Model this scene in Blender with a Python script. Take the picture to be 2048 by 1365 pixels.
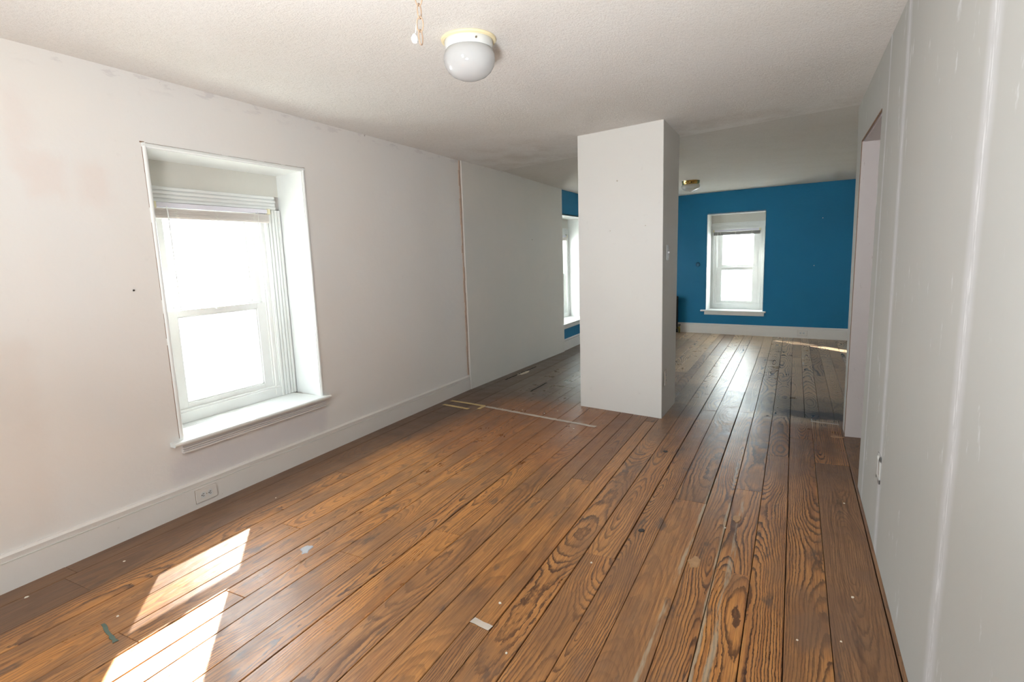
import bpy, bmesh, math, random
from mathutils import Vector, Matrix

for o in list(bpy.data.objects):
    bpy.data.objects.remove(o)
S = bpy.context.scene
COL = S.collection

# ------------------------------------------------------------------ camera
cd = bpy.data.cameras.new('camera')
cam = bpy.data.objects.new('camera', cd)
COL.objects.link(cam)
cd.sensor_fit = 'HORIZONTAL'
cd.sensor_width = 36.0
cd.lens = 1100.5575 * 36 / 2048
cd.clip_start = 0.02
FW = Vector((-0.45259143, 0.87869225, -0.15185826))
RT = Vector((0.89084685, 0.45307031, -0.03345406))
UP = Vector((-0.03940665, 0.15042348, 0.98783597))
M = Matrix.Identity(4)
for i in range(3):
    M[i][0] = RT[i]; M[i][1] = UP[i]; M[i][2] = -FW[i]
M.translation = Vector((3.07572, 0.0, 1.39882))
cam.matrix_world = M
S.camera = cam

# ------------------------------------------------------------------ world, sun, lights, exposure
S.view_settings.view_transform = 'Standard'
S.view_settings.look = 'None'
S.view_settings.gamma = 1.0
S.view_settings.use_curve_mapping = False
S.view_settings.exposure = 0.5

SKY = 19.0
SUN = 44.0
W = bpy.data.worlds.new('sky')
S.world = W
W.use_nodes = True
wn = W.node_tree.nodes
bg = wn['Background']
bg.inputs['Color'].default_value = (0.84, 0.93, 1.0, 1)
bg.inputs['Strength'].default_value = SKY

sd = bpy.data.lights.new('sun', 'SUN')
sd.energy = SUN
sd.angle = math.radians(0.6)
sd.color = (1.0, 0.95, 0.88)
sun = bpy.data.objects.new('sun', sd)
COL.objects.link(sun)
sdir = Vector((1.10, -1.07, -1.0)).normalized()
sun.rotation_euler = sdir.to_track_quat('-Z', 'Y').to_euler()
sun.location = (-6, 8, 7)


def area(name, loc, direction, sx, sy, energy, color, portal=False, spread=180):
    d = bpy.data.lights.new(name, 'AREA')
    d.shape = 'RECTANGLE'
    d.size = sx
    d.size_y = sy
    d.energy = energy
    d.color = color
    d.spread = math.radians(spread)
    if portal:
        d.cycles.is_portal = True
    o = bpy.data.objects.new(name, d)
    COL.objects.link(o)
    o.location = loc
    o.rotation_euler = Vector(direction).to_track_quat('-Z', 'Y').to_euler()
    return o


# photographer's flash bounced towards the ceiling
area('flash_bounce', (2.6, -0.5, 0.6), (-0.22, 0.8, 1.0), 0.5, 0.4, 46.0, (0.95, 0.98, 1.0), spread=115)
area('portal_back', (1.75, -1.99, 1.4), (0, 1, 0), 0.85, 1.35, 1, (1, 1, 1), True)
area('portal_side', (5.39, 7.6, 1.35), (-1, 0, 0), 0.55, 0.6, 1, (1, 1, 1), True)
area('portal_one', (-0.42, 2.37, 1.12), (1, 0, 0), 1.0, 1.4, 1, (1, 1, 1), True)
area('portal_two', (-0.33, 7.95, 1.1), (1, 0, 0), 1.0, 1.4, 1, (1, 1, 1), True)
area('portal_three', (2.24, 10.02, 1.1), (-0.147, -1, 0), 0.9, 1.4, 1, (1, 1, 1), True)


# ------------------------------------------------------------------ helpers
def tag(o, label=None, cat=None, group=None, kind=None):
    if label: o['label'] = label
    if cat: o['category'] = cat
    if group: o['group'] = group
    if kind: o['kind'] = kind
    return o


def empty(name, loc=(0, 0, 0), rz=0.0, parent=None):
    o = bpy.data.objects.new(name, None)
    COL.objects.link(o)
    o.empty_display_size = 0.1
    o.location = loc
    o.rotation_euler = (0, 0, rz)
    if parent: o.parent = parent
    return o


def smooth_mesh(me, angle=40):
    for p in me.polygons:
        p.use_smooth = True
    try:
        me.set_sharp_from_angle(angle=math.radians(angle))
    except Exception:
        pass


class MB:
    def __init__(s):
        s.bm = bmesh.new()

    def hexa(s, pts, mi=0):
        """8 points: 4 bottom (counter-clockwise from above) then 4 top."""
        v = [s.bm.verts.new(p) for p in pts]
        for f in ((3, 2, 1, 0), (4, 5, 6, 7), (0, 1, 5, 4), (1, 2, 6, 5), (2, 3, 7, 6), (3, 0, 4, 7)):
            fc = s.bm.faces.new([v[i] for i in f])
            fc.material_index = mi
        return s

    def box(s, x0, x1, y0, y1, z0, z1, mi=0):
        return s.hexa([(x0, y0, z0), (x1, y0, z0), (x1, y1, z0), (x0, y1, z0),
                       (x0, y0, z1), (x1, y0, z1), (x1, y1, z1), (x0, y1, z1)], mi)

    def prism(s, prof, p0, p1, a, b, mi=0):
        """extrude 2D profile (list of (s,t)) along p0->p1 with axes a,b; prof may be a pair of profiles"""
        p0, p1, a, b = Vector(p0), Vector(p1), Vector(a), Vector(b)
        pr0, pr1 = (prof if isinstance(prof, tuple) else (prof, prof))
        v0 = [s.bm.verts.new(p0 + a * q[0] + b * q[1]) for q in pr0]
        v1 = [s.bm.verts.new(p1 + a * q[0] + b * q[1]) for q in pr1]
        n = len(v0)
        fs = [s.bm.faces.new(v0[::-1]), s.bm.faces.new(v1)]
        for i in range(n):
            fs.append(s.bm.faces.new((v0[i], v0[(i + 1) % n], v1[(i + 1) % n], v1[i])))
        for f in fs: f.material_index = mi
        return s

    def tube(s, pts, r, n=8, caps=True, closed=False):
        pts = [Vector(p) for p in pts]
        m = len(pts)
        rings = []
        up = Vector((0.13, 0.21, 0.97)).normalized()
        for i, p in enumerate(pts):
            if closed:
                t = (pts[(i + 1) % m] - pts[i - 1]).normalized()
            else:
                t = (pts[min(i + 1, m - 1)] - pts[max(i - 1, 0)]).normalized()
            a = t.cross(up)
            if a.length < 0.05: a = t.cross(Vector((1, 0, 0)))
            a.normalize()
            b = t.cross(a)
            rr = r[i] if isinstance(r, (list, tuple)) else r
            rings.append([s.bm.verts.new(p + a * rr * math.cos(2 * math.pi * k / n) + b * rr * math.sin(2 * math.pi * k / n)) for k in range(n)])
        rng = range(m) if closed else range(m - 1)
        for i in rng:
            A, B = rings[i], rings[(i + 1) % m]
            for k in range(n):
                s.bm.faces.new((A[k], A[(k + 1) % n], B[(k + 1) % n], B[k]))
        if caps and not closed:
            s.bm.faces.new(rings[0][::-1]); s.bm.faces.new(rings[-1])
        return s

    def lathe(s, prof, n=40, cx=0, cy=0, cz=0, axis='z'):
        """prof: list of (r, h)"""
        rings = []
        for r, h in prof:
            if r < 1e-5:
                q = (0, 0, h) if axis == 'z' else (0, h, 0)
                rings.append([s.bm.verts.new((cx + q[0], cy + q[1], cz + q[2]))])
            else:
                ring = []
                for k in range(n):
                    a = 2 * math.pi * k / n
                    c, d = r * math.cos(a), r * math.sin(a)
                    q = (c, d, h) if axis == 'z' else (c, h, d)
                    ring.append(s.bm.verts.new((cx + q[0], cy + q[1], cz + q[2])))
                rings.append(ring)
        for A, B in zip(rings, rings[1:]):
            if len(A) == 1 and len(B) == 1: continue
            if len(A) == 1:
                for k in range(n): s.bm.faces.new((A[0], B[(k + 1) % n], B[k]))
            elif len(B) == 1:
                for k in range(n): s.bm.faces.new((A[k], A[(k + 1) % n], B[0]))
            else:
                for k in range(n): s.bm.faces.new((A[k], A[(k + 1) % n], B[(k + 1) % n], B[k]))
        return s

    def build(s, name, mat, parent=None, loc=None, smooth=False, bevel=0, angle=40, seg=2):
        bmesh.ops.recalc_face_normals(s.bm, faces=s.bm.faces)
        me = bpy.data.meshes.new(name)
        s.bm.to_mesh(me)
        s.bm.free()
        for m in (mat if isinstance(mat, (list, tuple)) else [mat]):
            me.materials.append(m)
        o = bpy.data.objects.new(name, me)
        COL.objects.link(o)
        if parent: o.parent = parent
        if loc: o.location = loc
        if bevel:
            b = o.modifiers.new('bevel', 'BEVEL')
            b.width = bevel
            b.segments = seg
            b.limit_method = 'ANGLE'
            b.angle_limit = math.radians(35)
        if smooth:
            smooth_mesh(me, angle)
        return o


# ------------------------------------------------------------------ node helpers
class NT:
    def __init__(s, name):
        s.m = bpy.data.materials.new(name)
        s.m.use_nodes = True
        s.t = s.m.node_tree
        s.t.nodes.clear()
        s.out = s.t.nodes.new('ShaderNodeOutputMaterial')

    def n(s, typ, **kw):
        nd = s.t.nodes.new(typ)
        for k, v in kw.items():
            setattr(nd, k, v)
        return nd

    def set(s, sock, v):
        if isinstance(v, bpy.types.NodeSocket):
            s.t.links.new(v, sock)
        elif isinstance(v, (tuple, list)):
            if len(v) == 3 and len(sock.default_value) == 4: v = (*v, 1)
            sock.default_value = v
        else:
            sock.default_value = v

    def math(s, op, a, b=0.0, c=0.0, clamp=False):
        nd = s.n('ShaderNodeMath', operation=op)
        nd.use_clamp = clamp
        s.set(nd.inputs[0], a); s.set(nd.inputs[1], b); s.set(nd.inputs[2], c)
        return nd.outputs[0]

    def smooth(s, v, a, b, lo=0.0, hi=1.0):
        nd = s.n('ShaderNodeMapRange')
        nd.interpolation_type = 'SMOOTHSTEP'
        s.set(nd.inputs['Value'], v)
        s.set(nd.inputs['From Min'], a); s.set(nd.inputs['From Max'], b)
        s.set(nd.inputs['To Min'], lo); s.set(nd.inputs['To Max'], hi)
        return nd.outputs[0]

    def mix(s, f, a, b, blend='MIX'):
        nd = s.n('ShaderNodeMix', data_type='RGBA', blend_type=blend)
        s.set(nd.inputs[0], f); s.set(nd.inputs[6], a); s.set(nd.inputs[7], b)
        return nd.outputs[2]

    def noise(s, vec, scale=5.0, detail=2.0, rough=0.5, dist=0.0):
        nd = s.n('ShaderNodeTexNoise')
        if vec is not None: s.set(nd.inputs['Vector'], vec)
        s.set(nd.inputs['Scale'], scale); s.set(nd.inputs['Detail'], detail)
        s.set(nd.inputs['Roughness'], rough); s.set(nd.inputs['Distortion'], dist)
        return nd.outputs[0]

    def vec(s, x, y, z):
        nd = s.n('ShaderNodeCombineXYZ')
        s.set(nd.inputs[0], x); s.set(nd.inputs[1], y); s.set(nd.inputs[2], z)
        return nd.outputs[0]

    def sep(s, v):
        nd = s.n('ShaderNodeSeparateXYZ')
        s.set(nd.inputs[0], v)
        return nd.outputs[0], nd.outputs[1], nd.outputs[2]

    def pos(s):
        return s.n('ShaderNodeNewGeometry').outputs['Position']

    def obj(s):
        return s.n('ShaderNodeTexCoord').outputs['Object']

    def attr(s, name):
        nd = s.n('ShaderNodeAttribute')
        nd.attribute_type = 'OBJECT'
        nd.attribute_name = name
        return nd.outputs['Fac']

    def bump(s, h, strength=0.2, dist=0.01):
        nd = s.n('ShaderNodeBump')
        s.set(nd.inputs['Height'], h); s.set(nd.inputs['Strength'], strength); s.set(nd.inputs['Distance'], dist)
        return nd.outputs[0]

    def pbr(s, color, rough=0.5, metallic=0.0, normal=None, spec=None, **kw):
        b = s.n('ShaderNodeBsdfPrincipled')
        s.set(b.inputs['Base Color'], color)
        s.set(b.inputs['Roughness'], rough)
        s.set(b.inputs['Metallic'], metallic)
        if spec is not None: s.set(b.inputs['Specular IOR Level'], spec)
        if normal is not None: s.set(b.inputs['Normal'], normal)
        for k, v in kw.items(): s.set(b.inputs[k.replace('_', ' ')], v)
        return b.outputs[0]

    def done(s, sh):
        s.t.links.new(sh, s.out.inputs[0])
        return s.m


def srgb(r, g, b):
    f = lambda c: (c / 255 / 12.92) if c / 255 <= 0.04045 else ((c / 255 + 0.055) / 1.055) ** 2.4
    return (f(r), f(g), f(b))


def box_mask(t, x, y, x0, x1, y0, y1, soft, nz):
    """soft rectangle with noisy edge"""
    a = t.smooth(t.math('ADD', x, nz), x0 - soft, x0 + soft)
    b = t.smooth(t.math('ADD', x, nz), x1 - soft, x1 + soft, 1.0, 0.0)
    c = t.smooth(t.math('ADD', y, nz), y0 - soft, y0 + soft)
    d = t.smooth(t.math('ADD', y, nz), y1 - soft, y1 + soft, 1.0, 0.0)
    return t.math('MULTIPLY', t.math('MULTIPLY', a, b), t.math('MULTIPLY', c, d))


# ------------------------------------------------------------------ materials
def plain(name, col, rough=0.5, metallic=0.0, var=0.06, scale=8, bump=0.0, bscale=40, **kw):
    t = NT(name)
    p = t.obj()
    nz = t.noise(p, scale, 4, 0.6)
    c = t.mix(nz, tuple(v * (1 - var) for v in col), tuple(min(1, v * (1 + var)) for v in col))
    nrm = t.bump(t.noise(p, bscale, 4, 0.6), bump, 0.004) if bump else None
    return t.done(t.pbr(c, rough, metallic, nrm, **kw))


def wall_material(name, base, warm, stains_and_bands=None, seams=None, peel=False, rough=0.75, bumpy=0.25):
    t = NT(name)
    p = t.pos()
    x, y, z = t.sep(p)
    big = t.noise(p, 1.3, 4, 0.6)
    c = t.mix(t.smooth(big, 0.35, 0.7), base, warm)
    fine = t.noise(p, 14, 5, 0.65)
    c = t.mix(t.smooth(fine, 0.62, 0.75, 0, 0.12), c, (0.55, 0.5, 0.47))
    if stains_and_bands:
        nz = t.math('MULTIPLY', t.math('SUBTRACT', t.noise(p, 9, 4), 0.5), 0.12)
        for (y0, y1, z0, z1, col, amt) in stains_and_bands:
            mk = box_mask(t, y, z, y0, y1, z0, z1, 0.05, nz)
            c = t.mix(t.math('MULTIPLY', mk, amt), c, col)
    if peel:
        # old torn paint just under the ceiling
        pn = t.noise(t.vec(0.0, t.math('MULTIPLY', y, 2.2), t.math('MULTIPLY', z, 9.0)), 2.2, 5, 0.65)
        mk = t.math('MULTIPLY', t.smooth(pn, 0.53, 0.60), t.smooth(z, 2.30, 2.385))
        c = t.mix(t.math('MULTIPLY', mk, 0.28), c, srgb(176, 168, 172))
        pn2 = t.noise(t.vec(3.0, t.math('MULTIPLY', y, 3.2), t.math('MULTIPLY', z, 3.0)), 3.2, 5, 0.7)
        mk2 = t.math('MULTIPLY', t.smooth(pn2, 0.66, 0.68), t.smooth(z, 2.36, 2.395))
        c = t.mix(t.math('MULTIPLY', mk2, 0.8), c, srgb(140, 122, 112))
    h = t.math('ADD', t.math('MULTIPLY', t.noise(p, 3.5, 3, 0.5), 1.0), t.math('MULTIPLY', t.noise(p, 45, 4, 0.6), 0.12))
    if seams:
        for (y0, w, zb, zt, slope) in seams:
            yy = t.math('SUBTRACT', t.math('SUBTRACT', y, y0), t.math('MULTIPLY', t.math('SUBTRACT', z, 1.2), slope))
            wob = t.math('MULTIPLY', t.math('SUBTRACT', t.noise(t.vec(0.0, 0.0, z), 4, 4, 0.6), 0.5), w * 0.9)
            d = t.math('ABSOLUTE', t.math('ADD', yy, wob))
            band = t.smooth(d, w, w * 0.35)
            st = t.noise(t.vec(0.0, t.math('MULTIPLY', y, 30.0), t.math('MULTIPLY', z, 3.0)), 3.0, 5, 0.7)
            c = t.mix(t.math('MULTIPLY', band, 0.45), c, srgb(216, 216, 220))
            core = t.math('MULTIPLY', t.smooth(d, w * 0.45, w * 0.1), t.smooth(st, 0.45, 0.62))
            c = t.mix(t.math('MULTIPLY', core, 0.7), c, srgb(240, 240, 242))
            h = t.math('ADD', h, t.math('MULTIPLY', band, 0.25))
        sp = t.noise(t.vec(0.0, t.math('MULTIPLY', y, 3.2), t.math('MULTIPLY', z, 1.3)), 2.2, 5, 0.7)
        c = t.mix(t.smooth(sp, 0.60, 0.68, 0.0, 0.55), c, srgb(226, 228, 231))
    return t.done(t.pbr(c, rough, 0, t.bump(h, bumpy, 0.02), spec=0.3))


M_wall_left = wall_material('painted_plaster_white', srgb(228, 225, 222), srgb(230, 225, 220),
    stains_and_bands=[(1.30, 1.44, 1.73, 1.92, srgb(226, 212, 205), 0.5), (1.50, 1.62, 1.72, 1.92, srgb(226, 212, 205), 0.5),
           (1.24, 1.33, 1.85, 2.2, srgb(226, 212, 205), 0.4), (0.4, 1.2, 0.2, 1.1, srgb(224, 212, 202), 0.35),
           (1.75, 2.9, 0.17, 0.33, srgb(205, 200, 205), 0.55)], peel=True)  # last entry: greyer band between window apron and baseboard
M_panel = wall_material('painted_drywall_grey_white', srgb(216, 213, 207), srgb(221, 216, 209), peel=True, bumpy=0.1)
M_wall_right = wall_material('drywall_unpainted_patched', srgb(184, 184, 180), srgb(187, 186, 181),
    seams=[(1.70, 0.075, 0, 2.4, -0.04), (2.87, 0.07, 0, 2.4, 0.03), (3.42, 0.035, 0, 2.4, 0.0)], bumpy=0.12)
M_pillar = wall_material('pillar_paint', srgb(231, 228, 224), srgb(233, 230, 225), bumpy=0.2)
M_plaster = wall_material('plain_plaster', srgb(216, 212, 206), srgb(210, 204, 197))
M_blue = None
t = NT('blue_wall_paint')
p = t.pos()
nz = t.noise(p, 2.0, 4, 0.6)
c = t.mix(nz, srgb(10, 108, 152), srgb(16, 117, 160))
h = t.math('ADD', t.noise(p, 5, 3), t.math('MULTIPLY', t.noise(p, 38, 4, 0.6), 0.35))
M_blue = t.done(t.pbr(c, 0.55, 0, t.bump(h, 0.3, 0.02), spec=0.35))

t = NT('stippled_ceiling')
p = t.pos()
x, y, z = t.sep(p)
c = t.mix(t.smooth(t.noise(p, 1.1, 4, 0.6), 0.35, 0.7), srgb(236, 233, 229), srgb(232, 228, 222))
ceiling_mottle = t.math('MULTIPLY', t.smooth(t.noise(p, 3.0, 5, 0.7), 0.4, 0.7), t.smooth(y, 4.0, 5.2, 0.0, 0.35))  # brownish mottling that strengthens towards the rear
c = t.mix(ceiling_mottle, c, srgb(186, 172, 158))
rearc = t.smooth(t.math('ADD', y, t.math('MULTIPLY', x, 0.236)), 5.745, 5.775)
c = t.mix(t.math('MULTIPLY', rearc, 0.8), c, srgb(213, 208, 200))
st = t.math('ADD', t.noise(p, 120, 4, 0.75), t.math('MULTIPLY', t.noise(p, 45, 3, 0.6), 0.6))
c = t.mix(t.smooth(st, 0.85, 0.6, 0.0, 0.14), c, srgb(165, 155, 145))
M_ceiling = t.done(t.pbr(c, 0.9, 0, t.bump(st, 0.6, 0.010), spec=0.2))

M_trim = plain('white_trim_paint', srgb(226, 224, 220), 0.42, bump=0.12, bscale=20)
M_base = None
t = NT('baseboard_paint')
p = t.pos()
c = t.mix(t.noise(p, 3, 5, 0.65), srgb(222, 214, 207), srgb(226, 222, 218))
c = t.mix(t.smooth(t.noise(p, 22, 5, 0.7), 0.66, 0.72, 0, 0.3), c, srgb(170, 158, 148))
M_base = t.done(t.pbr(c, 0.5, 0, t.bump(t.noise(p, 12, 5, 0.6), 0.15, 0.01)))
M_apron = plain('apron_pinkish_paint', srgb(220, 214, 211), 0.5, bump=0.12)
M_wintrim = plain('window_gloss_paint', srgb(232, 234, 232), 0.35, bump=0.1, bscale=15)
M_header = plain('window_header_plaster', srgb(212, 210, 202), 0.7, var=0.05, scale=6, bump=0.2)
M_vinyl = plain('white_vinyl', srgb(236, 237, 235), 0.3)
M_crack_and_shadow = plain('old_paint_edge_and_shadow', srgb(140, 112, 92), 0.8, var=0.35, scale=30)
M_rust = plain('exposed_plaster_edge', srgb(190, 166, 150), 0.85, var=0.25, scale=25)
M_jamb = None
t = NT('door_jamb_paint')
p = t.pos()
x, y, z = t.sep(p)
c = t.mix(t.noise(p, 3, 5, 0.65), srgb(206, 197, 196), srgb(216, 208, 205))
c = t.mix(t.smooth(t.noise(t.vec(x, y, t.math('MULTIPLY', z, 0.3)), 40, 5, 0.7), 0.64, 0.72, 0, 0.45), c, srgb(140, 116, 104))
M_jamb = t.done(t.pbr(c, 0.55, 0, t.bump(t.noise(p, 18, 5, 0.6), 0.2, 0.01)))
M_rawwood = plain('raw_door_casing_wood', srgb(120, 98, 82), 0.8, var=0.4, scale=30)
M_slat = plain('blind_slat_grey', srgb(226, 219, 213), 0.35)
M_slat_white = plain('blind_white_plastic', srgb(228, 226, 236), 0.35)
M_ivory = plain('ivory_plastic', srgb(226, 220, 188), 0.35)
M_cord = plain('blind_cord', srgb(232, 230, 222), 0.7)
M_plate = plain('outlet_plate', srgb(222, 215, 208), 0.35)
M_recept = plain('outlet_receptacle', srgb(214, 214, 212), 0.35)
M_slot = plain('dark_slot', (0.01, 0.01, 0.012), 0.7)
M_screw = plain('screw_metal', srgb(150, 140, 120), 0.4, 0.8)
M_nail = plain('rusty_nail', (0.03, 0.02, 0.015), 0.6, 0.5)
M_cream = plain('cream_metal_pan', srgb(234, 218, 178), 0.4)
M_enamel = plain('white_enamel', srgb(216, 216, 213), 0.25)
M_brass = plain('polished_brass', (0.78, 0.55, 0.20), 0.16, 1.0, var=0.08)
M_bronze = plain('dark_radiator_iron', (0.028, 0.026, 0.024), 0.5, 0.4)
M_valve = plain('aged_brass_valve', (0.20, 0.16, 0.05), 0.4, 0.9)
M_black = plain('black_rubber_handle', (0.015, 0.015, 0.015), 0.5)
M_blueplate = plain('blue_painted_cover', srgb(8, 88, 122), 0.45)
M_tape = plain('masking_tape', srgb(206, 180, 128), 0.75, var=0.12, scale=30)
M_tapegrey = plain('grey_tape_residue', srgb(196, 184, 172), 0.7, var=0.2, scale=18)
M_chip = plain('white_paint_chip', srgb(232, 222, 205), 0.7)
M_smear = plain('pale_paint_smear', srgb(176, 138, 100), 0.6, var=0.3, scale=40)
M_teal = plain('teal_paint_mark', srgb(88, 104, 92), 0.6, var=0.25, scale=60)
M_dark = plain('dark_gap', (0.012, 0.009, 0.007), 0.9)
M_pale = plain('pale_plastic_link', srgb(150, 124, 102), 0.45)
M_bead = plain('white_bead', srgb(196, 194, 192), 0.3)
M_joist = plain('dark_subfloor', (0.02, 0.014, 0.01), 0.95)

t = NT('opal_glass_globe')
p = t.obj()
b = t.pbr(t.mix(t.noise(p, 4, 3), srgb(206, 206, 207), srgb(212, 212, 212)), 0.06, 0, None, Transmission_Weight=0.0, Coat_Weight=0.5, Coat_Roughness=0.03)
tr = t.n('ShaderNodeBsdfTranslucent')
t.set(tr.inputs[0], (0.85, 0.85, 0.84, 1))
mx = t.n('ShaderNodeMixShader')
mx.inputs[0].default_value = 0.3
t.t.links.new(b, mx.inputs[1]); t.t.links.new(tr.outputs[0], mx.inputs[2])
M_globe = t.done(mx.outputs[0])

t = NT('window_glass')
tp = t.n('ShaderNodeBsdfTransparent')
t.set(tp.inputs[0], (0.97, 0.985, 0.98, 1))
gl = t.n('ShaderNodeBsdfGlossy')
gl.inputs['Roughness'].default_value = 0.02
lw = t.n('ShaderNodeLayerWeight')
lw.inputs[0].default_value = 0.5
fac5 = t.math('ADD', 0.03, t.math('MULTIPLY', t.math('POWER', lw.outputs['Facing'], 5.0), 0.5))
mx = t.n('ShaderNodeMixShader')
t.t.links.new(fac5, mx.inputs[0])
t.t.links.new(tp.outputs[0], mx.inputs[1]); t.t.links.new(gl.outputs[0], mx.inputs[2])
M_glass = t.done(mx.outputs[0])


def veil(name, col, open_fac, trans, wrinkle=0.0):
    t = NT(name)
    p = t.obj()
    tp = t.n('ShaderNodeBsdfTransparent')
    df = t.n('ShaderNodeBsdfDiffuse')
    tl = t.n('ShaderNodeBsdfTranslucent')
    if wrinkle:
        nz = t.noise(p, 5, 5, 0.65, 1.2)
        cc = t.mix(t.smooth(nz, 0.35, 0.65), tuple(v * (1 - wrinkle) for v in col), col)
        nrm = t.bump(nz, 0.8, 0.03)
        t.set(df.inputs['Normal'], nrm)
    else:
        cc = t.mix(t.noise(p, 6), tuple(v * 0.97 for v in col), col)
    t.set(df.inputs[0], cc); t.set(tl.inputs[0], cc)
    a = t.n('ShaderNodeMixShader')
    a.inputs[0].default_value = trans
    t.t.links.new(df.outputs[0], a.inputs[1]); t.t.links.new(tl.outputs[0], a.inputs[2])
    m = t.n('ShaderNodeMixShader')
    m.inputs[0].default_value = open_fac
    t.t.links.new(a.outputs[0], m.inputs[1]); t.t.links.new(tp.outputs[0], m.inputs[2])
    return t.done(m.outputs[0])


M_screen = veil('insect_screen_mesh', (0.25, 0.26, 0.27), 0.4, 0.3)
M_film = veil('cloudy_plastic_film', (0.88, 0.92, 0.92), 0.30, 0.62, 0.35)
M_film_thin = veil('thin_plastic_film', (0.92, 0.94, 0.94), 0.65, 0.75, 0.15)


# old pine floorboards: growth rings cut by the board, worn varnish, stains
def wood_floor():
    t = NT('old_pine_floorboards')
    u, v, w_ = t.sep(t.obj())
    P = t.pos()
    x, y, z = t.sep(P)
    seed = t.attr('seed')
    con = t.attr('grain_contrast')
    tone = t.attr('tone')
    off = t.attr('heart_offset')
    depth = t.attr('heart_depth')
    s100 = t.math('MULTIPLY', seed, 97.0)
    # heart line wanders along the board
    wan = t.math('MULTIPLY', t.math('SUBTRACT', t.noise(t.vec(s100, t.math('MULTIPLY', v, 1.3), 0.0), 1.0, 2, 0.5), 0.5), 0.09)
    uu = t.math('SUBTRACT', t.math('SUBTRACT', u, off), wan)
    dn = t.math('MULTIPLY', t.math('SUBTRACT', t.noise(t.vec(t.math('ADD', s100, 11.0), t.math('MULTIPLY', v, 0.75), 0.0), 1.0, 1, 0.4), 0.5), 0.30)
    d = t.math('ADD', dn, depth)
    wig = t.math('MULTIPLY', t.math('SUBTRACT', t.noise(t.vec(t.math('MULTIPLY', u, 26.0), t.math('MULTIPLY', v, 9.0), s100), 1.0, 4, 0.62), 0.5), 0.011)
    R = t.math('SQRT', t.math('ADD', t.math('MULTIPLY', uu, uu), t.math('MULTIPLY', d, d)))
    R = t.math('ADD', R, wig)
    jag = t.math('MULTIPLY', t.math('SUBTRACT', t.noise(t.vec(t.math('MULTIPLY', u, 150.0), t.math('MULTIPLY', v, 30.0), s100), 1.0, 3, 0.6), 0.5), 0.0045)
    R = t.math('ADD', R, jag)
    freq = t.math('ADD', 98.0, t.math('MULTIPLY', t.math('SINE', t.math('MULTIPLY', seed, 43.0)), 22.0))
    ph = t.math('MULTIPLY', R, freq)
    ph = t.math('ADD', ph, t.math('MULTIPLY', t.noise(t.vec(t.math('MULTIPLY', R, 30.0), s100, 0.0), 1.0, 2, 0.5), 2.4))
    f = t.math('FRACT', ph)
    late = t.math('MULTIPLY', t.smooth(f, 0.42, 0.86), t.smooth(f, 0.90, 1.0, 1.0, 0.0))
    # fine straight grain for quarter-sawn parts
    fine = t.noise(t.vec(t.math('MULTIPLY', u, 330.0), t.math('MULTIPLY', v, 7.0), s100), 1.0, 3, 0.6)
    fine2 = t.noise(t.vec(t.math('MULTIPLY', u, 90.0), t.math('MULTIPLY', v, 1.6), s100), 1.0, 3, 0.6)
    wearn = t.noise(t.vec(t.math('MULTIPLY', u, 5.0), t.math('MULTIPLY', v, 1.7), s100), 1.0, 4, 0.6)
    wear = t.smooth(wearn, 0.34, 0.60)
    amount = t.math('MULTIPLY', t.math('MULTIPLY', late, con), t.math('ADD', 0.45, t.math('MULTIPLY', wear, 0.55)), clamp=True)
    # earlywood colour: from tan orange (tone 0) to dirty brown (tone 1)
    early = t.mix(tone, srgb(216, 150, 80), srgb(152, 114, 82))
    early = t.mix(t.smooth(fine2, 0.35, 0.7), early, t.mix(tone, srgb(188, 122, 62), srgb(122, 90, 66)))
    earl2 = t.mix(t.smooth(wearn, 0.55, 0.36, 0.0, 0.65), early, srgb(132, 96, 68))
    dark = t.mix(tone, srgb(66, 38, 30), srgb(62, 46, 40))
    c = t.mix(amount, earl2, dark)
    c = t.mix(t.smooth(fine, 0.50, 0.66, 0.0, 0.5), c, srgb(88, 60, 42))
    # worn dirty blotches following nothing but traffic
    bl = t.noise(t.vec(t.math('MULTIPLY', x, 2.6), t.math('MULTIPLY', y, 1.5), 0.0), 1.0, 5, 0.65)
    c = t.mix(t.smooth(bl, 0.54, 0.72, 0.0, 0.5), c, srgb(120, 96, 80))
    sm = t.noise(t.vec(t.math('MULTIPLY', x, 8.0), t.math('MULTIPLY', y, 1.3), 9.0), 1.0, 5, 0.68)
    c = t.mix(t.smooth(sm, 0.52, 0.68, 0.0, 0.45), c, srgb(92, 62, 44))
    blk = t.noise(t.vec(t.math('MULTIPLY', x, 9.0), t.math('MULTIPLY', y, 3.2), 4.0), 1.0, 4, 0.65)
    c = t.mix(t.smooth(blk, 0.60, 0.70, 0.0, 0.65), c, srgb(72, 64, 62))
    # varnish stops where the old partition stood: greyer bare boards beyond
    nz = t.math('MULTIPLY', t.math('SUBTRACT', t.noise(P, 3.0, 4, 0.6), 0.5), 0.25)
    yb = t.math('ADD', t.math('ADD', y, t.math('MULTIPLY', x, 0.06)), nz)
    rear = t.smooth(yb, 4.86, 5.12)
    g_l = t.mix(tone, srgb(216, 184, 146), srgb(164, 134, 108))
    g_d = t.mix(tone, srgb(84, 70, 62), srgb(70, 60, 54))
    grey = t.mix(t.math('MULTIPLY', amount, 1.15, clamp=True), g_l, g_d)
    grey = t.mix(t.smooth(fine, 0.5, 0.7, 0.0, 0.35), grey, srgb(104, 84, 68))
    grey = t.mix(t.smooth(bl, 0.5, 0.7, 0.0, 0.35), grey, srgb(108, 90, 76))
    c = t.mix(rear, c, grey)
    # dark stains across the old threshold, pale boards, left wall wear, broad darker zones
    en = t.math('MULTIPLY', t.math('SUBTRACT', t.noise(P, 6.0, 5, 0.65), 0.5), 0.35)
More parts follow.
